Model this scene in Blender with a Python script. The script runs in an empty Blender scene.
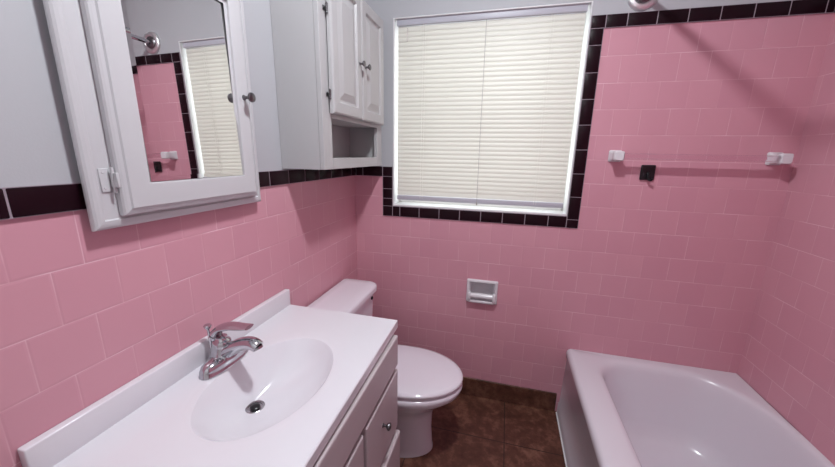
import bpy, bmesh, math, random
from mathutils import Vector, Matrix
random.seed(7)
S = bpy.context.scene
C = S.collection
PI = math.pi
P = 0.11                       # wall tile pitch
W = 1.955                      # room width
CEIL = 2.60
YF = -2.15                     # wall behind the camera

# ------------------------------------------------------------------ materials
def nt(name):
    m = bpy.data.materials.new(name); m.use_nodes = True
    t = m.node_tree; b = t.nodes['Principled BSDF']
    return m, t, b
def N(t, kind, **kw):
    n = t.nodes.new(kind)
    for k, v in kw.items():
        if k in n.inputs: n.inputs[k].default_value = v
        else: setattr(n, k, v)
    return n
def bump(t, b, height, strength, dist):
    bp = N(t, 'ShaderNodeBump'); bp.inputs['Strength'].default_value = strength
    bp.inputs['Distance'].default_value = dist
    t.links.new(height, bp.inputs['Height']); t.links.new(bp.outputs['Normal'], b.inputs['Normal'])
def plain(name, col, rough=.5, metal=0, nscale=None, nstr=.2, ndist=.001, var=0.0, spec=.5, coat=0):
    m, t, b = nt(name)
    b.inputs['Base Color'].default_value = (*col, 1); b.inputs['Roughness'].default_value = rough
    b.inputs['Metallic'].default_value = metal; b.inputs['Specular IOR Level'].default_value = spec
    b.inputs['Coat Weight'].default_value = coat
    tc = N(t, 'ShaderNodeTexCoord')
    if nscale:
        n = N(t, 'ShaderNodeTexNoise', Scale=nscale, Detail=3.0); t.links.new(tc.outputs['Object'], n.inputs['Vector'])
        bump(t, b, n.outputs['Fac'], nstr, ndist)
    if var:
        n2 = N(t, 'ShaderNodeTexNoise', Scale=9.0, Detail=4.0); t.links.new(tc.outputs['Object'], n2.inputs['Vector'])
        mx = N(t, 'ShaderNodeMix', data_type='RGBA')
        mx.inputs['A'].default_value = (*col, 1); mx.inputs['B'].default_value = (*[c*(1-var) for c in col], 1)
        t.links.new(n2.outputs['Fac'], mx.inputs['Factor']); t.links.new(mx.outputs['Result'], b.inputs['Base Color'])
    return m

PINK = (.69, .345, .410)
def pink_tile(name, axis, off):
    """running-bond 4 1/4 inch tile; axis = horizontal world axis of the wall"""
    m, t, b = nt(name)
    tc = N(t, 'ShaderNodeTexCoord'); sx = N(t, 'ShaderNodeSeparateXYZ'); t.links.new(tc.outputs['Object'], sx.inputs[0])
    a = N(t, 'ShaderNodeMath', operation='ADD'); a.inputs[1].default_value = off + P*40
    t.links.new(sx.outputs[axis], a.inputs[0])
    z = N(t, 'ShaderNodeMath', operation='ADD'); z.inputs[1].default_value = -.055 + P*40
    t.links.new(sx.outputs[2], z.inputs[0])
    cx = N(t, 'ShaderNodeCombineXYZ'); t.links.new(a.outputs[0], cx.inputs[0]); t.links.new(z.outputs[0], cx.inputs[1])
    # slightly wandering joints
    def brick(mortar, smooth):
        br = N(t, 'ShaderNodeTexBrick', offset=.5, offset_frequency=2, squash=1.0, squash_frequency=2)
        for k, v in {'Scale': 1.0, 'Mortar Size': mortar, 'Mortar Smooth': smooth, 'Bias': 0.0, 'Brick Width': P, 'Row Height': P}.items():
            br.inputs[k].default_value = v
        br.inputs['Color1'].default_value = (*PINK, 1)
        br.inputs['Color2'].default_value = (PINK[0]*.955, PINK[1]*.93, PINK[2]*.95, 1)
        t.links.new(cx.outputs[0], br.inputs['Vector'])
        return br
    br = brick(.0012, .35)
    br.inputs['Mortar'].default_value = (PINK[0], PINK[1], PINK[2], 1)
    gn = N(t, 'ShaderNodeTexNoise', Scale=7.0, Detail=3.0); t.links.new(tc.outputs['Object'], gn.inputs['Vector'])
    gr = N(t, 'ShaderNodeMapRange'); gr.inputs['From Min'].default_value = .40; gr.inputs['From Max'].default_value = .62
    gr.inputs['To Min'].default_value = .12; gr.inputs['To Max'].default_value = .85
    t.links.new(gn.outputs['Fac'], gr.inputs['Value'])
    mul = N(t, 'ShaderNodeMath', operation='MULTIPLY'); t.links.new(br.outputs['Fac'], mul.inputs[0]); t.links.new(gr.outputs[0], mul.inputs[1])
    # the bed joints are wider and whiter than the upright ones
    pp = N(t, 'ShaderNodeMath', operation='PINGPONG'); pp.inputs[1].default_value = P/2; t.links.new(z.outputs[0], pp.inputs[0])
    lt = N(t, 'ShaderNodeMath', operation='LESS_THAN'); lt.inputs[1].default_value = .0022; t.links.new(pp.outputs[0], lt.inputs[0])
    wt = N(t, 'ShaderNodeMath', operation='MULTIPLY_ADD'); wt.inputs[1].default_value = .45; wt.inputs[2].default_value = .60; t.links.new(lt.outputs[0], wt.inputs[0])
    mul2 = N(t, 'ShaderNodeMath', operation='MULTIPLY', use_clamp=True); t.links.new(mul.outputs[0], mul2.inputs[0]); t.links.new(wt.outputs[0], mul2.inputs[1])
    mx = N(t, 'ShaderNodeMix', data_type='RGBA'); t.links.new(br.outputs['Color'], mx.inputs['A'])
    mx.inputs['B'].default_value = (.90, .64, .71, 1); t.links.new(mul2.outputs[0], mx.inputs['Factor'])
    # soft mottling of the glaze
    n2 = N(t, 'ShaderNodeTexNoise', Scale=3.0, Detail=5.0); t.links.new(tc.outputs['Object'], n2.inputs['Vector'])
    m2 = N(t, 'ShaderNodeMix', data_type='RGBA', blend_type='MULTIPLY'); m2.inputs['B'].default_value = (.92, .88, .90, 1)
    t.links.new(n2.outputs['Fac'], m2.inputs['Factor']); t.links.new(mx.outputs['Result'], m2.inputs['A'])
    t.links.new(m2.outputs['Result'], b.inputs['Base Color'])
    b.inputs['Roughness'].default_value = .36
    b.inputs['Specular IOR Level'].default_value = .40
    br2 = brick(.005, 1.0)
    sb = N(t, 'ShaderNodeMath', operation='MULTIPLY_ADD'); sb.inputs[1].default_value = -1.0
    n3 = N(t, 'ShaderNodeTexNoise', Scale=14.0, Detail=1.0); t.links.new(tc.outputs['Object'], n3.inputs['Vector'])
    t.links.new(br2.outputs['Fac'], sb.inputs[0]); t.links.new(n3.outputs['Fac'], sb.inputs[2])
    bump(t, b, sb.outputs[0], .35, .0012)
    return m

M = {}
M['tile_back'] = pink_tile('pink_tile_back', 0, -.0495)
M['tile_left'] = pink_tile('pink_tile_left', 1, -.087)
M['tile_right'] = pink_tile('pink_tile_right', 1, -.03)
M['paint'] = plain('wall_paint', (.47, .467, .495), .6, nscale=220, nstr=.25, ndist=.0008)
M['ceil'] = plain('ceiling_paint', (.88, .88, .88), .8, nscale=120, nstr=.3)
M['dark_tile'] = plain('maroon_trim_tile', (.0130, .0028, .0060), .36, nscale=25, nstr=.12, spec=.16)
M['trim_grout'] = plain('trim_grout', (.34, .27, .31), .8)
M['frame_white'] = plain('window_frame_paint', (.80, .79, .80), .45, nscale=60, nstr=.1)
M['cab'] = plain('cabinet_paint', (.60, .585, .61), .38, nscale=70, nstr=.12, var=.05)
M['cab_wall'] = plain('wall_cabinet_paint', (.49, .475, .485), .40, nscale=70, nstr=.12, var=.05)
M['cab_in'] = plain('cabinet_inside_paint', (.60, .56, .56), .6, nscale=70, nstr=.2)
M['vanity'] = plain('vanity_paint', (.54, .455, .48), .42, nscale=60, nstr=.12, var=.05)
M['marble'] = plain('cultured_marble', (.77, .735, .785), .16, var=.02, coat=.3)
M['porcelain'] = plain('porcelain', (.78, .72, .79), .10, nscale=6, nstr=.03, coat=.5)
M['ceramic'] = plain('white_ceramic', (.74, .71, .74), .15, nscale=20, nstr=.05)
M['enamel'] = plain('tub_enamel', (.72, .67, .73), .20, nscale=8, nstr=.03, coat=.1)
M['chrome'] = plain('chrome', (.56, .56, .59), .10, 1, nscale=30, nstr=.04)
M['dull_chrome'] = plain('dull_chrome', (.45, .44, .46), .25, 1)
M['satin'] = plain('satin_metal', (.80, .79, .80), .38, 1)
M['nickel'] = plain('dark_nickel', (.20, .19, .20), .28, 1)
M['black'] = plain('black_plastic', (.006, .006, .008), .35)
M['hole'] = plain('dark_hollow', (.004, .004, .004), .9)
M['mirror'] = plain('mirror_silver', (.84, .84, .83), .012, 1)
M['rubber'] = plain('blind_headrail_metal', (.50, .49, .55), .4)
M['speck'] = plain('dark_speck', (.05, .02, .02), .6)

def floor_mat(name, off=(0, 0), z=False):
    m, t, b = nt(name)
    tc = N(t, 'ShaderNodeTexCoord')
    n1 = N(t, 'ShaderNodeTexNoise', Scale=26.0, Detail=8.0, Roughness=.65); t.links.new(tc.outputs['Object'], n1.inputs['Vector'])
    n2 = N(t, 'ShaderNodeTexNoise', Scale=5.0, Detail=4.0, Distortion=1.2); t.links.new(tc.outputs['Object'], n2.inputs['Vector'])
    r = N(t, 'ShaderNodeValToRGB'); e = r.color_ramp.elements
    e[0].position = .30; e[0].color = (.030, .0085, .0055, 1); e[1].position = .72; e[1].color = (.27, .125, .085, 1)
    x = e.new(.50); x.color = (.098, .036, .023, 1)
    ad = N(t, 'ShaderNodeMath', operation='MULTIPLY_ADD'); ad.inputs[1].default_value = .55
    ml = N(t, 'ShaderNodeMath', operation='MULTIPLY'); ml.inputs[1].default_value = .45
    t.links.new(n2.outputs['Fac'], ml.inputs[0]); t.links.new(n1.outputs['Fac'], ad.inputs[0]); t.links.new(ml.outputs[0], ad.inputs[2])
    t.links.new(ad.outputs[0], r.inputs['Fac'])
    col = r.outputs['Color']
    if not z:
        mp = N(t, 'ShaderNodeMapping'); mp.inputs['Location'].default_value = (off[0], off[1], 0)
        t.links.new(tc.outputs['Object'], mp.inputs['Vector'])
        br = N(t, 'ShaderNodeTexBrick', offset=0.0, offset_frequency=2, squash=1.0)
        for k, v in {'Scale': 1.0, 'Mortar Size': .0025, 'Mortar Smooth': .3, 'Brick Width': .45, 'Row Height': .45}.items():
            br.inputs[k].default_value = v
        t.links.new(mp.outputs['Vector'], br.inputs['Vector'])
        mx = N(t, 'ShaderNodeMix', data_type='RGBA'); mx.inputs['B'].default_value = (.022, .012, .010, 1)
        t.links.new(br.outputs['Fac'], mx.inputs['Factor']); t.links.new(col, mx.inputs['A']); col = mx.outputs['Result']
    t.links.new(col, b.inputs['Base Color'])
    b.inputs['Roughness'].default_value = .45; b.inputs['Specular IOR Level'].default_value = .4
    bump(t, b, n1.outputs['Fac'], .3, .002)
    return m
M['floor'] = floor_mat('slate_floor_tile', (-.009 + .45*4, .30 + .45*6))
M['base'] = floor_mat('slate_baseboard', z=True)

def slat_mat():
    m, t, b = nt('blind_slat_vinyl')
    out = t.nodes['Material Output']
    b.inputs['Base Color'].default_value = (.66, .635, .58, 1); b.inputs['Roughness'].default_value = .45
    tr = N(t, 'ShaderNodeBsdfTranslucent'); tr.inputs['Color'].default_value = (.98, .93, .86, 1)
    mx = N(t, 'ShaderNodeMixShader'); mx.inputs[0].default_value = .11
    t.links.new(b.outputs[0], mx.inputs[1]); t.links.new(tr.outputs[0], mx.inputs[2]); t.links.new(mx.outputs[0], out.inputs['Surface'])
    return m
M['slat'] = slat_mat()
def glass_mat(name, mixf, col=(1, 1, 1)):
    m, t, b = nt(name)
    out = t.nodes['Material Output']; t.nodes.remove(b)
    tr = N(t, 'ShaderNodeBsdfTransparent'); tr.inputs['Color'].default_value = (*col, 1)
    g = N(t, 'ShaderNodeBsdfGlossy'); g.inputs['Roughness'].default_value = .02
    mx = N(t, 'ShaderNodeMixShader'); mx.inputs[0].default_value = mixf
    t.links.new(tr.outputs[0], mx.inputs[1]); t.links.new(g.outputs[0], mx.inputs[2]); t.links.new(mx.outputs[0], out.inputs['Surface'])
    return m
M['pane'] = glass_mat('window_glass', .06, (.97, .985, .97))
def acrylic():
    m, t, b = nt('clear_acrylic')
    b.inputs['Base Color'].default_value = (.96, .90, .93, 1); b.inputs['Roughness'].default_value = .06
    b.inputs['Transmission Weight'].default_value = 1.0; b.inputs['IOR'].default_value = 1.25
    return m
M['acrylic'] = acrylic()
def emis(name, col, st):
    m, t, b = nt(name)
    b.inputs['Base Color'].default_value = (*col, 1)
    b.inputs['Emission Color'].default_value = (*col, 1); b.inputs['Emission Strength'].default_value = st
    return m
M['lamp'] = emis('lit_lamp_glass', (.90, .97, 1.0), 450.0)

# ------------------------------------------------------------------ mesh helpers
def box(bm, lo, hi, bev=0.0, seg=2, mi=0):
    r = bmesh.ops.create_cube(bm, size=1)
    vs = r['verts']
    for v in vs:
        v.co = Vector([lo[i] + (v.co[i]+.5)*(hi[i]-lo[i]) for i in range(3)])
    fs = set(f for v in vs for f in v.link_faces)
    for f in fs: f.material_index = mi
    if bev > 0:
        es = set(e for v in vs for e in v.link_edges)
        rr = bmesh.ops.bevel(bm, geom=list(es), offset=bev, segments=seg, affect='EDGES', profile=.5)
        for f in rr['faces']: f.material_index = mi
    return vs
def loft(bm, rings, close=True, cap0=False, cap1=False, mi=0):
    R = [[bm.verts.new(p) for p in ring] for ring in rings]
    n = len(R[0])
    for a, b in zip(R, R[1:]):
        for i in range(n if close else n-1):
            j = (i+1) % n
            f = bm.faces.new((a[i], a[j], b[j], b[i])); f.material_index = mi
    if cap0: bm.faces.new(list(reversed(R[0]))).material_index = mi
    if cap1: bm.faces.new(R[-1]).material_index = mi
    return R
def frame_of(d):
    d = d.normalized(); u = Vector((0, 0, 1)) if abs(d.z) < .9 else Vector((1, 0, 0))
    a = d.cross(u).normalized(); return a, a.cross(d).normalized()
def tube(bm, pts, rad, n=16, cap=True, sq=1.0):
    pts = [Vector(p) for p in pts]; rings = []
    for i, p in enumerate(pts):
        d = pts[min(i+1, len(pts)-1)] - pts[max(i-1, 0)]
        a, b = frame_of(d); r = rad[i] if isinstance(rad, (list, tuple)) else rad
        if not isinstance(r, (list, tuple)): r = (r, r*sq)
        rings.append([p + a*math.cos(t)*r[0] + b*math.sin(t)*r[1] for t in [2*PI*k/n for k in range(n)]])
    loft(bm, rings, cap0=cap, cap1=cap)
def lathe(bm, base, axis, prof, n=32):
    """prof: (radius, distance along axis)"""
    base = Vector(base); axis = Vector(axis).normalized(); a, b = frame_of(axis)
    rings = [[base + axis*h + (a*math.cos(2*PI*k/n) + b*math.sin(2*PI*k/n))*max(r, 1e-4) for k in range(n)] for r, h in prof]
    loft(bm, rings, cap0=True, cap1=True)
def smoothpath(pts, n=8):
    pts = [Vector(p) for p in pts]; out = []
    q = [pts[0]] + pts + [pts[-1]]
    for i in range(1, len(q)-2):
        p0, p1, p2, p3 = q[i-1:i+3]
        for k in range(n):
            t = k/n
            out.append(.5*((2*p1) + (-p0+p2)*t + (2*p0-5*p1+4*p2-p3)*t*t + (-p0+3*p1-3*p2+p3)*t**3))
    out.append(pts[-1]); return out
def obj(name, bm, mats, parent=None, smooth=False, angle=40, **props):
    if not isinstance(mats, (list, tuple)): mats = [mats]
    bmesh.ops.recalc_face_normals(bm, faces=bm.faces[:])
    me = bpy.data.meshes.new(name)
    off = Vector((0, 0, 0))
    if parent:
        q = parent
        while q: off += q.location; q = q.parent
        bmesh.ops.translate(bm, verts=bm.verts[:], vec=-off)
    bm.to_mesh(me); bm.free()
    for m in mats: me.materials.append(m)
    if smooth:
        for p in me.polygons: p.use_smooth = True
        try: me.set_sharp_from_angle(angle=math.radians(angle))
        except Exception: pass
    o = bpy.data.objects.new(name, me); C.objects.link(o)
    if parent: o.parent = parent
    for k, v in props.items(): o[k] = v
    return o
def thing(name, loc, label=None, cat=None, group=None, kind=None):
    o = bpy.data.objects.new(name, None); C.objects.link(o); o.location = loc; o.empty_display_size = .05
    if label: o['label'] = label
    if cat: o['category'] = cat
    if group: o['group'] = group
    if kind: o['kind'] = kind
    return o
def copy_tree(o, parent=None, delta=None):
    c = o.copy(); C.objects.link(c)
    if parent: c.parent = parent
    if delta: c.location = c.location + Vector(delta)
    for ch in list(o.children): copy_tree(ch, c)
    return c
def BM(): return bmesh.new()

# ------------------------------------------------------------------ room shell
WX0, WX1, WZ0, WZ1 = .223, 1.121, 1.104, 2.035       # window opening
HX0, HX1, HZ0, HZ1 = .667, .809, .612, .716          # paper holder recess
TRT = 1.925                                          # bottom of the high trim
def gridwall(bm, cells_a, cells_z, place, hole, paint):
    for a0, a1 in zip(cells_a, cells_a[1:]):
        for z0, z1 in zip(cells_z, cells_z[1:]):
            ca, cz = (a0+a1)/2, (z0+z1)/2
            if hole(ca, cz): continue
            f = bm.faces.new([bm.verts.new(place(*q)) for q in ((a0, z0), (a1, z0), (a1, z1), (a0, z1))])
            f.material_index = 1 if paint(ca, cz) else 0
bm = BM()
inwin = lambda a, z: WX0 < a < WX1 and WZ0 < z < WZ1
inhold = lambda a, z: HX0 < a < HX1 and HZ0 < z < HZ1
gridwall(bm, [-.1, 0, WX0-.03, WX0, HX0, HX1, WX1, 1.15, W, W+.1], [0, HZ0, HZ1, WZ0-.03, WZ0, 1.29, TRT+.02, WZ1, CEIL],
         lambda a, z: (a, 0, z), lambda a, z: inwin(a, z) or inhold(a, z),
         lambda a, z: (z > 1.29 and a < 1.15) or z > TRT+.02)
bmesh.ops.remove_doubles(bm, verts=bm.verts[:], dist=1e-5)
# recess behind the paper holder, and thickness of the wall around the window
for (x0, x1, z0, z1) in ((HX0, HX1, HZ0, HZ1),):
    d = .055
    q = [(x0, z0), (x1, z0), (x1, z1), (x0, z1)]
    for i in range(4):
        a, b = q[i], q[(i+1) % 4]
        f = bm.faces.new([bm.verts.new(v) for v in ((a[0], 0, a[1]), (b[0], 0, b[1]), (b[0], d, b[1]), (a[0], d, a[1]))]); f.material_index = 1
    f = bm.faces.new([bm.verts.new((a, d, b)) for a, b in q]); f.material_index = 1
q = [(WX0, WZ0), (WX1, WZ0), (WX1, WZ1), (WX0, WZ1)]
for i in range(4):
    a, b = q[i], q[(i+1) % 4]
    f = bm.faces.new([bm.verts.new(v) for v in ((a[0], 0, a[1]), (b[0], 0, b[1]), (b[0], .16, b[1]), (a[0], .16, a[1]))]); f.material_index = 1
# outer skin of the wall
gridwall(bm, [-.1, WX0, WX1, W+.1], [0, WZ0, WZ1, CEIL], lambda a, z: (a, .16, z), inwin, lambda a, z: True)
obj('wall_back', bm, [M['tile_back'], M['paint']], kind='structure')

bm = BM()
gridwall(bm, [YF, 0], [0, 1.29, CEIL], lambda a, z: (0, a, z), lambda a, z: False, lambda a, z: z > 1.29)
bmesh.ops.remove_doubles(bm, verts=bm.verts[:], dist=1e-5)
obj('wall_left', bm, [M['tile_left'], M['paint']], kind='structure')
bm = BM()
gridwall(bm, [YF, 0], [0, TRT+.02, CEIL], lambda a, z: (W, a, z), lambda a, z: False, lambda a, z: z > TRT+.02)
obj('wall_right', bm, [M['tile_right'], M['paint']], kind='structure')
bm = BM(); box(bm, (-.1, YF-.1, 0), (W+.1, YF, CEIL)); obj('wall_front', bm, M['ceil'], kind='structure')
bm = BM(); box(bm, (1.18, -1.66, 0), (W, -1.53, CEIL)); obj('wall_tub_end', bm, M['tile_back'], kind='structure')
bm = BM(); box(bm, (-.1, YF-.1, -.1), (W+.1, .16, 0)); obj('floor', bm, M['floor'], kind='structure')
bm = BM(); box(bm, (-.1, YF-.1, CEIL), (W+.1, .16, CEIL+.1)); obj('ceiling', bm, M['ceil'], kind='structure')

# dark trim tiles: bevelled tiles over a grout strip
def trim(name, place, runs):
    """runs: (u0,u1,v0,v1); place(u,v,depth)->point; depth towards the room"""
    bm = BM()
    for (u0, u1, v0, v1) in runs:
        g = .0011
        a = place(u0+g, v0+g*.6, 0); b = place(u1-g, v1-g*.6, .0075)
        lo = [min(a[i], b[i]) for i in range(3)]; hi = [max(a[i], b[i]) for i in range(3)]
        box(bm, lo, hi, .0028, 2, 0)
        a = place(u0, v0, 0); b = place(u1, v1, .0060)
        lo = [min(a[i], b[i]) for i in range(3)]; hi = [max(a[i], b[i]) for i in range(3)]
        box(bm, lo, hi, 0, 1, 1)
    return obj(name, bm, [M['dark_tile'], M['trim_grout']], smooth=True, kind='structure')
def cuts(a, b, first, step=P):
    c = [a]; x = first
    while x < b-1e-4:
        if x > a+1e-4: c.append(x)
        x += step
    return list(zip(c, c[1:]+[b]))
DZ0, DZ1 = 1.265, 1.318
pb = lambda u, v, d: (u, -d, v)
TX0 = .166
trim('trim_back_dado', pb, [(0.008, .05, DZ0, DZ1), (.05, TX0, DZ0, DZ1)])
trim('trim_window_left', pb, [(TX0, WX0, a, b) for a, b in ((1.104, 1.146), (1.146, 1.199), (1.199, 1.265), (1.265, DZ1))] + [(TX0, WX0, 1.048, 1.104)])
trim('trim_window_bottom', pb, [(a, b, 1.048, WZ0) for a, b in cuts(WX0, WX1, .2655)])
RX0, RX1 = WX1, 1.175
rowz = lambda k: (17.5-k)*P
trim('trim_window_right', pb, [(RX0, RX1, rowz(7.98), rowz(7.6))] + [(RX0, RX1, rowz(k+1), rowz(k)) for k in (6.6, 5.6, 4.6, 3.6, 2.6, 1.6, .6)] + [(RX0, RX1, rowz(.6), TRT)])
trim('trim_tub_top', pb, [(a, b, TRT, 1.976) for a, b in [(RX0, 1.179)] + [(x, min(x+P, W-.001)) for x in (1.261, 1.371, 1.481, 1.591, 1.701, 1.811)] + [(1.179, 1.261), (1.921, W-.008)]])
trim('trim_right_top', lambda u, v, d: (W-d, u, v), [(a, b, TRT, 1.976) for a, b in cuts(YF, -.0001, YF+.05)])
trim('trim_left_dado', lambda u, v, d: (d, u, v), [(a, b, DZ0, DZ1) for a, b in cuts(YF, -.0001, -.387-P*16)])

# baseboard
bm = BM(); box(bm, (0.0, -.010, 0), (1.180, 0, .115), .002, 1)
obj('baseboard_back', bm, M['base'], kind='structure')
bm = BM(); box(bm, (0.0, YF, 0), (.010, -.0105, .113), .002, 1)
obj('baseboard_left', bm, M['base'], kind='structure')

# ------------------------------------------------------------------ window
w = thing('window_1', (.672, .10, WZ0), 'white double-hung sash window behind the closed blind', None, kind='structure')
bm = BM()
Yw0, Yw1 = .105, .158
for lo, hi in (((WX0, Yw0, WZ0), (WX0+.012, Yw1, WZ1)), ((WX1-.012, Yw0, WZ0), (WX1, Yw1, WZ1)),
               ((WX0+.012, Yw0, WZ1-.012), (WX1-.012, Yw1, WZ1)), ((WX0+.012, Yw0, WZ0), (WX1-.012, Yw1, WZ0+.02))):
    box(bm, lo, hi, .002, 1)
obj('window_frame', bm, M['frame_white'], w)
zm = 1.565
for (z0, z1, y0) in ((WZ0+.02, zm+.018, .107), (zm-.018, WZ1-.012, .132)):
    bm = BM(); x0, x1 = WX0+.012, WX1-.012; y1 = y0+.024
    box(bm, (x0, y0, z0), (x0+.03, y1, z1), .002, 1); box(bm, (x1-.03, y0, z0), (x1, y1, z1), .002, 1)
    box(bm, (x0+.03, y0, z0), (x1-.03, y1, z0+.036), .002, 1); box(bm, (x0+.03, y0, z1-.036), (x1-.03, y1, z1), .002, 1)
    s = obj('window_sash', bm, M['frame_white'], w)
    bm = BM(); box(bm, (x0+.028, y0+.010, z0+.034), (x1-.028, y0+.014, z1-.034))
    obj('glass_pane', bm, M['pane'], s)
bm = BM()   # painted liner of the reveal and the sill board
box(bm, (WX0+.0005, -.001, WZ0+.0005), (WX1-.0005, Yw0, WZ0+.010), .002, 2)
obj('window_sill', bm, M['frame_white'], w, smooth=True)
bm = BM()
box(bm, (WX0+.0005, -.0005, WZ0+.010), (WX0+.006, Yw0, WZ1-.0005), .001, 1)
box(bm, (WX1-.006, -.0005, WZ0+.010), (WX1-.0005, Yw0, WZ1-.0005), .001, 1)
box(bm, (WX0+.006, -.0005, WZ1-.006), (WX1-.006, Yw0, WZ1-.0005), .001, 1)
obj('window_jamb', bm, M['frame_white'], w)

# ------------------------------------------------------------------ blind
BX0, BX1 = .243, 1.1005
BY = .024
b = thing('window_blind', (.672, BY, 1.14), 'closed cream horizontal mini blind lit from behind, hanging in the window', 'window blind')
bm = BM(); box(bm, (BX0-.004, BY-.014, 2.001), (BX1+.004, BY+.014, 2.0300), .002, 2); obj('headrail', bm, M['rubber'], b, smooth=True)
bm = BM()
zt, zb, n = 1.986, 1.180, 38
tilt = math.radians(78); hw = .0142
for i in range(n):
    z = zt + (zb-zt)*i/(n-1)
    prof = []
    for k in range(5):
        s = -1 + 2*k/4
        u = s*hw; c = .0022*(1-s*s)
        prof.append((u*math.cos(tilt) + c*math.sin(tilt)*-1, u*math.sin(tilt) + c*math.cos(tilt)))   # (y, z)
    th = .0006
    A = [bm.verts.new((BX0, BY + y, z + zz)) for y, zz in prof]
    B = [bm.verts.new((BX1, BY + y, z + zz)) for y, zz in prof]
    for k in range(4): bm.faces.new((A[k], A[k+1], B[k+1], B[k]))
slats = obj('slats', bm, M['slat'], b, smooth=True)
bm = BM(); box(bm, (BX0, BY-.012, 1.140), (BX1, BY+.012, 1.165), .003, 2); obj('bottom_rail', bm, M['rubber'], b, smooth=True)
M['cord'] = plain('blind_cord', (.75, .73, .68), .7)
for x in (.375, .960):
    bm = BM(); tube(bm, [(x, BY-.0155, 1.150), (x, BY-.0155, 2.0)], .0009, 6); tube(bm, [(x+.012, BY-.0155, 1.150), (x+.012, BY-.0155, 2.0)], .0007, 6)
    obj('ladder_cord', bm, M['cord'], b)
bm = BM(); tube(bm, [(.680, BY-.017, 1.146), (.678, BY-.020, 1.55), (.676, BY-.016, 1.999)], .0013, 6); lathe(bm, (.680, BY-.017, 1.150), (0, 0, -1), [(.001, 0), (.004, .004), (.004, .014), (.001, .017)], 12)
obj('lift_cord', bm, plain('grey_cord', (.40, .37, .36), .7), b)
bm = BM(); tube(bm, [(.296, BY-.022, 1.925), (.2955, BY-.018, 1.985)], .0022, 8); obj('tilt_wand', bm, M['acrylic'], b)

# ------------------------------------------------------------------ towel bar, hook, paper holder, rod
t = thing('towel_bar', (1.57, 0, 1.395), 'clear towel bar with two white ceramic posts on the pink wall over the tub', 'towel bar')
for x in (1.291, 1.883):
    bm = BM()
    zc = 1.3940
    def rr(y, w2, h2, r):
        pts = []
        for cx, cz, a0 in ((w2-r, h2-r, 0), (-(w2-r), h2-r, 90), (-(w2-r), -(h2-r), 180), (w2-r, -(h2-r), 270)):
            for k in range(5):
                a = math.radians(a0 + 90*k/4); pts.append((x+cx+r*math.cos(a), y, zc+cz+r*math.sin(a)))
        return pts
    loft(bm, [rr(0, .026, .026, .006), rr(-.006, .026, .026, .007), rr(-.012, .021, .021, .008), rr(-.040, .018, .019, .008),
              rr(-.050, .020, .021, .007), rr(-.068, .020, .021, .007), rr(-.074, .016, .017, .007)], cap0=True, cap1=True)
    obj('post', bm, M['ceramic'], t, smooth=True)
bm = BM(); tube(bm, [(1.300, -.060, 1.394), (1.874, -.060, 1.394)], .0115, 16); obj('bar', bm, M['acrylic'], t, smooth=True)

t = thing('wall_hook', (1.43, 0, 1.325), 'small square black adhesive hook on pink tile under the towel bar', 'hook')
bm = BM(); box(bm, (1.403, -.011, 1.291), (1.461, -.0, 1.358), .005, 3); obj('backplate', bm, M['black'], t, smooth=True)
bm = BM(); tube(bm, smoothpath([(1.432, -.006, 1.325), (1.432, -.016, 1.318), (1.433, -.018, 1.304), (1.436, -.020, 1.294), (1.442, -.030, 1.292), (1.444, -.034, 1.300)], 5), (.005), 10)
obj('prong', bm, M['black'], t, smooth=True)

t = thing('toilet_paper_holder', (.738, 0, .664), 'empty recessed white ceramic toilet paper holder set in the pink wall', 'toilet paper holder')
bm = BM()
def rect(x0, x1, z0, z1, y, r=.006):
    pts = []
    for cx, cz, a0 in ((x1-r, z1-r, 0), (x0+r, z1-r, 90), (x0+r, z0+r, 180), (x1-r, z0+r, 270)):
        for k in range(5):
            a = math.radians(a0+90*k/4); pts.append((cx+r*math.cos(a), y, cz+r*math.sin(a)))
    return pts
X0, X1, Z0, Z1 = .655, .821, .598, .728
loft(bm, [rect(X0, X1, Z0, Z1, -.0003), rect(X0, X1, Z0, Z1, -.010), rect(X0+.003, X1-.003, Z0+.003, Z1-.003, -.015),
          rect(X0+.012, X1-.012, Z0+.012, Z1-.010, -.016), rect(X0+.018, X1-.018, Z0+.018, Z1-.016, -.009),
          rect(X0+.021, X1-.021, Z0+.022, Z1-.020, .035, .012), rect(X0+.04, X1-.04, Z0+.04, Z1-.04, .048, .01)], cap1=True)
# the two ears that carry the roller
for x0, x1 in ((X0+.010, X0+.026), (X1-.026, X1-.010)):
    box(bm, (x0, -.040, Z0+.020), (x1, -.006, Z0+.064), .006, 3)
box(bm, (X0+.012, -.030, Z0+.003), (X1-.012, -.008, Z0+.020), .006, 3)
obj('holder_body', bm, M['ceramic'], t, smooth=True)
bm = BM(); tube(bm, [(X0+.024, -.026, Z0+.046), (X1-.024, -.026, Z0+.046)], .0150, 20); obj('roller', bm, M['ceramic'], t, smooth=True)

t = thing('shower_curtain_rod', (1.318, 0, 2.05), 'chrome shower curtain rod with round white wall flange above the dark trim', 'curtain rod')
fx, fz = 1.307, 2.040
bm = BM()
lathe(bm, (fx, -.0003, fz), (0, -1, 0), [(.060, 0), (.060, .004), (.057, .009), (.050, .013), (.040, .014), (.036, .011)], 40)
obj('flange', bm, M['satin'], t, smooth=True)
bm = BM(); lathe(bm, (fx, -.008, fz), (0, -1, 0), [(.034, 0), (.034, .005), (.029, .010), (.018, .012)], 32); obj('collar', bm, M['nickel'], t, smooth=True)
bm = BM(); tube(bm, [(fx, -.02, fz), (fx, -1.52, fz)], .0127, 24); obj('rod', bm, M['chrome'], t, smooth=True)
bm = BM(); lathe(bm, (fx, -1.5297, fz), (0, 1, 0), [(.064, 0), (.064, .006), (.046, .018), (.033, .030), (.020, .030)], 40); obj('flange', bm, M['ceramic'], t, smooth=True)

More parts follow.
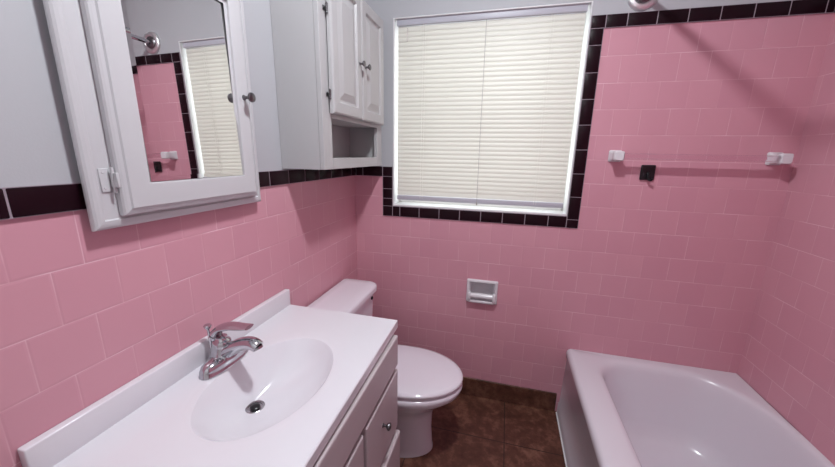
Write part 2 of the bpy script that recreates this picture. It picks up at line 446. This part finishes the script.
# ------------------------------------------------------------------ ceiling lamp (out of frame, lights the room)
t = thing('ceiling_light', (.78, -1.10, CEIL), 'round ceiling light with frosted globe in the middle of the room', 'ceiling light')
bm = BM(); lathe(bm, (.78, -1.10, CEIL), (0, 0, -1), [(.05, 0), (.06, .03), (.10, .08), (.102, .110), (.096, .110)], 40); obj('canopy', bm, M['ceramic'], t, smooth=True)
bm = BM(); bmesh.ops.create_uvsphere(bm, u_segments=32, v_segments=16, radius=.070, matrix=Matrix.Translation((.78, -1.10, 2.485)) @ Matrix.Diagonal((1, 1, .28, 1))); obj('globe', bm, M['lamp'], t, smooth=True)

# ------------------------------------------------------------------ bathtub
t = thing('bathtub', (1.575, -.76, 0), 'white alcove bathtub along the right wall with a wide flat rim', 'bathtub')
def rrect(x0, x1, y0, y1, z, corners, n=12):
    """corners: (rx,ry) for +x+y, -x+y, -x-y, +x-y ; y1 = far side"""
    pts = []
    data = (((x1, y1), corners[0], (-1, -1), 0), ((x0, y1), corners[1], (1, -1), 90), ((x0, y0), corners[2], (1, 1), 180), ((x1, y0), corners[3], (-1, 1), 270))
    for (cx, cy), (rx, ry), (sx, sy), a0 in data:
        ox, oy = cx+sx*rx, cy+sy*ry
        for k in range(n+1):
            a = math.radians(a0+90*k/n); pts.append((ox+rx*math.cos(a), oy+ry*math.sin(a), z))
    return pts
TX, TY0, TY1 = 1.199, -1.528, -.001
TR = W-.001
def outer(z, d, flare=0): return rrect(TX+d-flare, TR-min(d, .002), TY0+.001, TY1-.001, z, [(.004, .004)]*4)
def inner(z, d):
    return rrect(1.326+d, 1.936-d*.85, -1.44+d*1.1, -.052-d*1.25, z, [(.26-d*.8, .34-d*.8), (.150-d*.35, .150-d*.3), (.16-d*.35, .16-d*.3), (.20-d*.55, .25-d*.6)])
H = .397
rings = [outer(0.0, 0, .009), outer(.06, .002, .008), outer(.068, .004, .006), outer(.345, .006, -.002), outer(.352, .001), outer(.372, 0), outer(.382, .002), outer(.391, .007), outer(H, .018)]
rings += [inner(H, -.022), inner(H-.0015, -.010), inner(H-.006, -.002), inner(H-.016, .006), inner(H-.035, .012), inner(.26, .034), inner(.14, .062), inner(.09, .085), inner(.066, .115), inner(.058, .15), inner(.056, .22)]
bm = BM(); loft(bm, rings, cap1=True)
obj('tub_body', bm, M['enamel'], t, smooth=True, angle=60)
bm = BM(); lathe(bm, (1.63, -1.30, .0565), (0, 0, 1), [(.030, 0), (.030, .003), (.022, .004), (.020, .001)], 24); obj('drain', bm, M['chrome'], t, smooth=True)
bm = BM(); box(bm, (1.184, -1.527, 0.0), (1.1905, -.012, .006), .003, 2); obj('caulk_strip', bm, M['frame_white'], t)

# ------------------------------------------------------------------ toilet
tc_y = -.415
t = thing('toilet', (.33, tc_y, 0), 'white two-piece toilet with closed lid between vanity and back wall', 'toilet')
NN = 64
def egg(x0, x1, xm, w2, z, p=2.0, yc=None):
    """back end x0, front tip x1, widest at xm"""
    yc = tc_y-.006 if yc is None else yc
    pts = []
    for k in range(NN):
        a = 2*PI*k/NN; c, s = math.cos(a), math.sin(a)
        L = (x1-xm) if c > 0 else (xm-x0)
        pb_ = p if c > 0 else 3.2
        cc = math.copysign(abs(c)**(2/pb_), c); ss = math.copysign(abs(s)**(2/pb_), s)
        pts.append((xm+L*cc, yc+w2*ss, z))
    return pts
bm = BM()
loft(bm, [egg(.10, .572, .36, .106, 0), egg(.10, .572, .36, .106, .012), egg(.10, .568, .36, .104, .03), egg(.11, .562, .36, .100, .12), egg(.10, .565, .37, .102, .20), egg(.09, .580, .385, .115, .245),
          egg(.08, .620, .40, .145, .285), egg(.07, .668, .41, .172, .325), egg(.06, .692, .42, .184, .345), egg(.06, .699, .425, .188, .364), egg(.06, .698, .425, .187, .376), egg(.065, .692, .425, .182, .3815)], cap0=True, cap1=True)
obj('bowl', bm, M['porcelain'], t, smooth=True, angle=70)
bm = BM()
loft(bm, [egg(.240, .685, .43, .175, .383), egg(.240, .686, .43, .176, .386), egg(.240, .686, .43, .176, .390), egg(.242, .682, .43, .172, .394)], cap0=True, cap1=True)
obj('seat', bm, M['porcelain'], t, smooth=True, angle=70)
bm = BM()
loft(bm, [egg(.230, .692, .43, .181, .3965), egg(.226, .699, .43, .186, .399), egg(.226, .700, .43, .187, .404), egg(.230, .695, .43, .183, .4105), egg(.245, .675, .43, .168, .4145), egg(.30, .60, .43, .10, .4165), egg(.38, .48, .43, .02, .4168)], cap0=True, cap1=True)
lid = obj('toilet_lid', bm, M['porcelain'], t, smooth=True, angle=70)
for dy in (-.075, .075):
    bm = BM(); box(bm, (.212, tc_y+dy-.018, .380), (.2255, tc_y+dy+.018, .412), .006, 3); obj('hinge', bm, M['porcelain'], t, smooth=True)
def trect(x0, x1, hw_, z, r, yc=tc_y, fr=None):
    rf = fr or r
    return rrect(x0, x1, yc-hw_, yc+hw_, z, [(rf, rf), (r, r), (r, r), (rf, rf)], 8)
bm = BM()
loft(bm, [trect(.035, .165, .170, .385, .03), trect(.022, .180, .190, .41, .03), trect(.018, .190, .208, .55, .035), trect(.016, .194, .215, .688, .035)], cap0=True, cap1=True)
obj('tank', bm, M['porcelain'], t, smooth=True, angle=60)
bm = BM()
loft(bm, [trect(.012, .204, .224, .6885, .02, fr=.05), trect(.008, .213, .232, .693, .02, fr=.055), trect(.008, .214, .233, .714, .02, fr=.056), trect(.011, .211, .230, .722, .02, fr=.055), trect(.018, .202, .222, .7255, .02, fr=.05), trect(.05, .16, .18, .7265, .02, fr=.03)], cap0=True, cap1=True)
obj('tank_lid', bm, M['porcelain'], t, smooth=True, angle=60)
bm = BM(); lathe(bm, (.190, tc_y+.165, .658), (1, 0, 0), [(.009, 0), (.009, .008), (.006, .010)], 16); obj('bolt', bm, M['black'], t, smooth=True, label='small dark bolt on the tank front')
bm = BM(); lathe(bm, (.33, tc_y-.108, .010), (0, 0, 1), [(.012, 0), (.012, .010), (.006, .018)], 16); obj('bolt_cap', bm, M['porcelain'], t, smooth=True)

# ------------------------------------------------------------------ vanity
VY0, VY1 = -1.446, -.672
v = thing('vanity_cabinet', (.23, -1.06, 0), 'white painted vanity cabinet with drawers and door below the sink top', 'cabinet')
XF = .462
bm = BM()
for lo, hi in (((.0105, VY0+.012, .09), (XF-.019, VY0+.028, .7575)), ((.0105, VY1-.028, .09), (XF-.019, VY1-.012, .7575)),
               ((XF-.0188, VY0+.012, .09), (XF, VY1-.012, .7575)), ((.0105, VY0+.0282, .09), (XF-.019, VY1-.0282, .106))):
    box(bm, lo, hi, .0012, 1)
box(bm, (.0105, VY0+.012, 0), (XF-.07, VY1-.012, .0895))
obj('body', bm, M['vanity'], v)
def front(x, y0, y1, z0, z1, th=.024, ch=.005):
    bm = BM()
    def R(xx, d): return [(xx, y0+d, z0+d), (xx, y1-d, z0+d), (xx, y1-d, z1-d), (xx, y0+d, z1-d)]
    loft(bm, [R(x, 0), R(x+th-ch, 0), R(x+th-ch*.3, ch*.3), R(x+th, ch)], cap0=True, cap1=True)
    return bm
obj('false_front', front(XF+.0005, VY0+.02, VY1-.038, .632, .750), M['vanity'], v)
def knob(parent, x, y, z, dr=(1, 0, 0), s=1.0, mat='nickel'):
    bm = BM(); lathe(bm, (x, y, z), dr, [(.0075*s, 0), (.0075*s, .002*s), (.0045*s, .004*s), (.0045*s, .012*s), (.011*s, .017*s), (.0135*s, .021*s), (.0125*s, .025*s), (.006*s, .028*s)], 20)
    return obj('knob', bm, M[mat], parent, smooth=True)
dd = obj('drawer', front(XF+.0005, -1.000, VY1-.038, .365, .612), M['vanity'], v); knob(dd, XF+.024, -.868, .508)
# lower drawer stands open by a finger's width
bm = front(XF+.012, -1.000, VY1-.038, .105, .345)
dd = obj('drawer', bm, M['vanity'], v); knob(dd, XF+.036, -.842, .22)
dd = obj('door', front(XF+.0005, VY0+.02, -1.020, .105, .612), M['vanity'], v); knob(dd, XF+.024, -1.035, .40)

ct = thing('countertop', (.24, -1.06, .76), 'glossy white one-piece sink top with oval basin and backsplash', 'countertop')
CZ = .790
bm = BM()
NA = 96
bc = (.246, -1.078); RX, RY = .146, .208
dc = (.183, -1.080)
def ering(s, z, k=0.0):
    """ellipse scaled by s, centre sliding towards the drain by k"""
    cx = bc[0]*(1-k)+dc[0]*k; cy = bc[1]*(1-k)+dc[1]*k
    return [(cx+RX*s*math.cos(2*PI*i/NA), cy+RY*s*math.sin(2*PI*i/NA), z) for i in range(NA)]
def crect(d, z, flat=False):
    """counter outline at the ring's angles; front edge leaves the wall very slightly towards the camera"""
    pts = []
    for i in range(NA):
        a = 2*PI*i/NA; c, s = math.cos(a)*RX, math.sin(a)*RY
        x0, x1, y0, y1 = .0006+0*d, .492-d, VY0+d, VY1-d
        ts = []
        if c > 1e-9: ts.append((x1-bc[0])/c)
        if c < -1e-9: ts.append((x0-bc[0])/c)
        if s > 1e-9: ts.append((y1-bc[1])/s)
        if s < -1e-9: ts.append((y0-bc[1])/s)
        k = min(ts); pts.append([bc[0]+c*k, bc[1]+s*k, z])
    # snap nearest points to the corners
    for X, Y in ((x0, y0), (x0, y1), (x1, y0), (x1, y1)):
        j = min(range(NA), key=lambda q_: (pts[q_][0]-X)**2+(pts[q_][1]-Y)**2); pts[j][0] = X; pts[j][1] = Y
    for p in pts:   # skew
        f = (p[1]-VY1)/(VY0-VY1)
        p[0] *= (.472 + .013*f)/.492
    return [tuple(p) for p in pts]
rings = [crect(.0, CZ-.030), crect(0, CZ-.003), crect(.003, CZ),
         ering(1.20, CZ), ering(1.14, CZ-.0006), ering(1.10, CZ-.0012), ering(1.04, CZ-.0016), ering(1.0, CZ-.0034), ering(.975, CZ-.0085), ering(.94, CZ-.0170),
         ering(.87, CZ-.033, .02), ering(.77, CZ-.053, .08), ering(.64, CZ-.069, .2), ering(.50, CZ-.085, .38), ering(.36, CZ-.096, .6), ering(.24, CZ-.102, .82), ering(.17, CZ-.105, .95)]
last = [(dc[0]+.024*math.cos(2*PI*i/NA), dc[1]+.024*math.sin(2*PI*i/NA), CZ-.1065) for i in range(NA)]
rings += [last, [(dc[0]+.020*math.cos(2*PI*i/NA), dc[1]+.020*math.sin(2*PI*i/NA), CZ-.112) for i in range(NA)]]
loft(bm, rings, cap0=False, cap1=True)
obj('sink_top', bm, M['marble'], ct, smooth=True, angle=32)
bm = BM(); box(bm, (.0006, VY0, CZ-.003), (.021, VY1, .855), .003, 3); obj('backsplash', bm, M['marble'], ct, smooth=True)
bm = BM(); lathe(bm, (dc[0], dc[1], CZ-.1085), (0, 0, 1), [(.026, 0), (.0265, .002), (.024, .0035), (.019, .002), (.0185, -.004)], 36); dr_ = obj('drain', bm, M['dull_chrome'], ct, smooth=True)
bm = BM(); lathe(bm, (dc[0], dc[1], CZ-.1125), (0, 0, 1), [(.0185, 0), (.0185, .001)], 36); obj('drain_hole', bm, M['hole'], dr_)
bm = BM(); lathe(bm, (dc[0], dc[1], CZ-.1110), (0, 0, 1), [(.013, 0), (.0135, .006), (.011, .008), (.004, .009)], 28); obj('stopper', bm, M['black'], dr_, smooth=True)

# ------------------------------------------------------------------ faucet
fy = -1.058; fxx = .076
fc = thing('sink_faucet', (fxx, fy, CZ), 'chrome single-lever centerset faucet behind the sink basin', 'faucet')
bm = BM()
def stad(hx, hy, z, p=2.6):
    return [(fxx+hx*math.copysign(abs(math.cos(a))**(2/p), math.cos(a)), fy+hy*math.copysign(abs(math.sin(a))**(2/2.2), math.sin(a)), z) for a in [2*PI*k/48 for k in range(48)]]
loft(bm, [stad(.030, .082, CZ+.0004), stad(.030, .082, CZ+.003), stad(.028, .080, CZ+.005), stad(.0275, .079, CZ+.016), stad(.0255, .074, CZ+.025), stad(.021, .062, CZ+.032), stad(.012, .040, CZ+.036)], cap0=True, cap1=True)
obj('base', bm, M['chrome'], fc, smooth=True, angle=70)
bm = BM(); lathe(bm, (fxx-.004, fy, CZ+.020), (0, 0, 1), [(.038, .004), (.033, .014), (.0275, .026), (.0245, .040), (.024, .050), (.021, .054), (.016, .056), (.0155, .064)], 32)
obj('body', bm, M['chrome'], fc, smooth=True, angle=70)
bm = BM()
pts = smoothpath([(fxx+.002, fy, CZ+.032), (fxx+.030, fy, CZ+.050), (fxx+.058, fy, CZ+.068), (fxx+.086, fy, CZ+.078), (fxx+.106, fy, CZ+.078), (fxx+.119, fy, CZ+.071)], 6)
nn = len(pts)
tube(bm, pts, [(.025-.007*(i/nn), .021-.006*(i/nn)) for i in range(nn)], 20)
obj('spout', bm, M['chrome'], fc, smooth=True, angle=70)
bm = BM(); lathe(bm, pts[-1]-Vector((.004, 0, 0)), (.45, 0, -1), [(.0140, 0), (.0140, .006), (.010, .007), (.010, .003)], 24); obj('aerator', bm, M['dull_chrome'], fc, smooth=True)
bm = BM()
pts = smoothpath([(fxx-.026, fy, CZ+.076), (fxx-.016, fy, CZ+.096), (fxx+.004, fy, CZ+.112), (fxx+.034, fy, CZ+.121), (fxx+.064, fy, CZ+.124), (fxx+.096, fy, CZ+.128)], 6)
nn = len(pts)
tube(bm, pts, [((.023-.007*abs(i/nn*2-1)), (.019-.0140*(i/nn)**.5)) for i in range(nn)], 20)
obj('handle', bm, M['chrome'], fc, smooth=True, angle=70)
bm = BM(); tube(bm, [(fxx-.034, fy-.006, CZ+.020), (fxx-.036, fy-.010, CZ+.105)], [.0050, .0034], 12); lathe(bm, (fxx-.036, fy-.010, CZ+.104), (0, 0, 1), [(.0034, 0), (.008, .006), (.0105, .012), (.009, .015), (.002, .016)], 16)
obj('lift_rod', bm, M['chrome'], fc, smooth=True)

# ------------------------------------------------------------------ medicine cabinet
mc = thing('medicine_cabinet', (0, -1.04, 1.22), 'white framed medicine cabinet with mirrored door over the sink', 'medicine cabinet')
FY0, FY1, FZ0, FZ1 = -1.275, -.792, 1.221, 1.875
def ringyz(x, y0, y1, z0, z1): return [(x, y0, z0), (x, y1, z0), (x, y1, z1), (x, y0, z1)]
bm = BM()
f = lambda x, d: ringyz(x, FY0+d, FY1-d, FZ0+d, FZ1-d)
loft(bm, [f(.0085, .014), f(.016, .014), f(.0165, 0), f(.022, 0), f(.026, .002), f(.029, .006), f(.0305, .012), f(.031, .018), f(.0275, .0205), f(.0275, .052), f(.0275, .10)], cap0=True, cap1=True)
obj('cabinet_frame', bm, M['cab'], mc)
DY0, DY1, DZ0_, DZ1_ = -1.226, -.828, 1.247, 1.850
GY0, GY1, GZ0, GZ1 = -1.166, -.882, 1.314, 1.783
bm = BM()
g = lambda x, d: ringyz(x, DY0+d, DY1-d, DZ0_+d, DZ1_-d)
h = lambda x, d: ringyz(x, GY0-d, GY1+d, GZ0-d, GZ1+d)
loft(bm, [h(.034, .004), g(.0305, .02), g(.0285, 0), g(.040, 0), g(.044, .0025), g(.046, .007), g(.0475, .0125), g(.051, .0150), h(.051, .0040), h(.050, .001), h(.0440, 0), h(.0440, -.01)])
door = obj('door', bm, M['cab'], mc)
bm = BM()
h2 = lambda x, d: ringyz(x, GY0+d, GY1-d, GZ0+d, GZ1-d)
loft(bm, [h2(.0420, .0005), h2(.0446, .0005), h2(.0451, .012)], cap0=True, cap1=True)
piv = Vector((.046, -1.03, 1.55))      # the glass sits very slightly askew in the door
rot_ = Matrix.Translation(piv) @ Matrix.Rotation(math.radians(.85), 4, 'Z') @ Matrix.Rotation(math.radians(-.97), 4, 'Y') @ Matrix.Translation(-piv)
bmesh.ops.transform(bm, matrix=rot_, verts=bm.verts[:])
obj('mirror', bm, M['mirror'], door)
bm = BM(); lathe(bm, (.051, -.856, 1.539), (1, 0, 0), [(.008, 0), (.007, .003), (.0045, .006), (.0045, .015), (.010, .020), (.014, .025), (.013, .030), (.006, .033)], 24); obj('knob', bm, M['nickel'], door, smooth=True)
for zc in (1.322, 1.775):
    bm = BM()
    box(bm, (.0275, -1.2510, zc-.024), (.0305, -1.2330, zc+.024), .001, 1)
    box(bm, (.0300, -1.2330, zc-.015), (.0500, -1.2275, zc+.015), .001, 1)
    tube(bm, [(.038, -1.2320, zc-.026), (.038, -1.2320, zc+.026)], .0030, 12)
    for dz in (-.016, .016): lathe(bm, (.0300, -1.2440, zc+dz), (1, 0, 0), [(.0030, 0), (.0026, .0012), (.001, .0016)], 10)
    obj('hinge', bm, M['cab'], mc, smooth=True)

# ------------------------------------------------------------------ wall cabinet over the toilet
wc = thing('wall_cabinet', (0, -.35, 1.324), 'white wall cabinet with two raised-panel doors and an open shelf above toilet', 'cabinet')
KX = .180; KY0, KY1, KZ0, KZ1 = -.636, -.056, 1.324, 2.015
OY0, OY1, OZ0, OZ1 = -.572, -.118, 1.366, 1.509
bm = BM()
X_ = .0015
th = .016
box(bm, (X_, KY0, KZ0), (KX-.018, KY0+th, KZ1)); box(bm, (X_, KY1-th, KZ0), (KX-.018, KY1, KZ1))
box(bm, (X_, KY0+th, KZ1-th), (KX-.018, KY1-th, KZ1)); box(bm, (X_, KY0+th, KZ0+.004), (KX-.018, KY1-th, KZ0+.024))
box(bm, (X_, KY0+th, KZ0+.024), (X_+.006, KY1-th, KZ1-th))
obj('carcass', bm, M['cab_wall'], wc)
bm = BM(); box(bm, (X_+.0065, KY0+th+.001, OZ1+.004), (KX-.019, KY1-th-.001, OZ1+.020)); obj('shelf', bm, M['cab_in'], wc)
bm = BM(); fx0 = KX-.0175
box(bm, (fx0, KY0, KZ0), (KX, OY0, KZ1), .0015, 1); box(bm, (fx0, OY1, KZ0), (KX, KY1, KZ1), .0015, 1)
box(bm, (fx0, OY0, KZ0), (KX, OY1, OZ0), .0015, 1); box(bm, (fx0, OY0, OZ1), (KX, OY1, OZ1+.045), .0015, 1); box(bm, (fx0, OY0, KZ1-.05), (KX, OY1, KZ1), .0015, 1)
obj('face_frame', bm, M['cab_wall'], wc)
def panel_door(y0, y1, z0, z1):
    bm = BM(); x = KX+.005; t_ = .018
    R = lambda xx, d: ringyz(xx, y0+d, y1-d, z0+d, z1-d)
    st = .048
    loft(bm, [R(x, 0), R(x+t_-.007, 0), R(x+t_-.003, .0015), R(x+t_, .007), R(x+t_, st-.006), R(x+t_-.004, st-.003), R(x+t_-.0085, st), R(x+t_-.0085, st+.008),
              R(x+t_-.0015, st+.030), R(x+t_, st+.034)], cap0=True, cap1=True)
    return bm
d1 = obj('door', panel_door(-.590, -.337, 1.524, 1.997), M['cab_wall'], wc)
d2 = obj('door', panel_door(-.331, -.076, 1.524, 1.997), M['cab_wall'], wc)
knob(d1, KX+.023, -.361, 1.742, s=.9); knob(d2, KX+.023, -.303, 1.742, s=.9)
for (yy, sgn) in ((-.593, -1), (-.073, 1)):
    for zc in (1.588, 1.860):
        bm = BM(); tube(bm, [(KX+.010, yy+sgn*.002, zc-.012), (KX+.010, yy+sgn*.002, zc+.012)], .0034, 10)
        box(bm, (KX+.0005, yy+sgn*.008-.006, zc-.007), (KX+.003, yy+sgn*.008+.006, zc+.007), .0005, 1)
        for e in (-.014, .014): lathe(bm, (KX+.010, yy+sgn*.002, zc+e), (0, 0, 1 if e > 0 else -1), [(.004, -.003), (.0045, 0), (.0015, .004)], 10)
        obj('hinge', bm, M['nickel'], wc, smooth=True)

# ------------------------------------------------------------------ camera
r = Vector((.96676205, .25502784, .01821913)); u = Vector((-.07595537, .2184292, .97289232)); fwd = Vector((-.24413503, .94193922, -.23053979))
cam = bpy.data.cameras.new('camera'); co = bpy.data.objects.new('camera', cam); C.objects.link(co)
mat = Matrix((r, u, -fwd)).transposed().to_4x4(); mat.translation = Vector((.81909704, -1.74388544, 1.38496712))
co.matrix_world = mat
cam.sensor_width = 36; cam.sensor_fit = 'HORIZONTAL'; cam.lens = 333.897/835*36; cam.clip_start = .01
S.camera = co

# ------------------------------------------------------------------ daylight
wd = bpy.data.worlds.new('World'); S.world = wd; wd.use_nodes = True
bg = wd.node_tree.nodes['Background']; bg.inputs['Color'].default_value = (.93, .98, 1.0, 1); bg.inputs['Strength'].default_value = 3.7

S.cycles.use_denoising = True
S.cycles.max_bounces = 10
S.cycles.sample_clamp_indirect = 6
S.view_settings.view_transform = 'Standard'; S.view_settings.look = 'None'
S.view_settings.exposure = 0.03; S.view_settings.gamma = 1.0; S.view_settings.use_curve_mapping = False
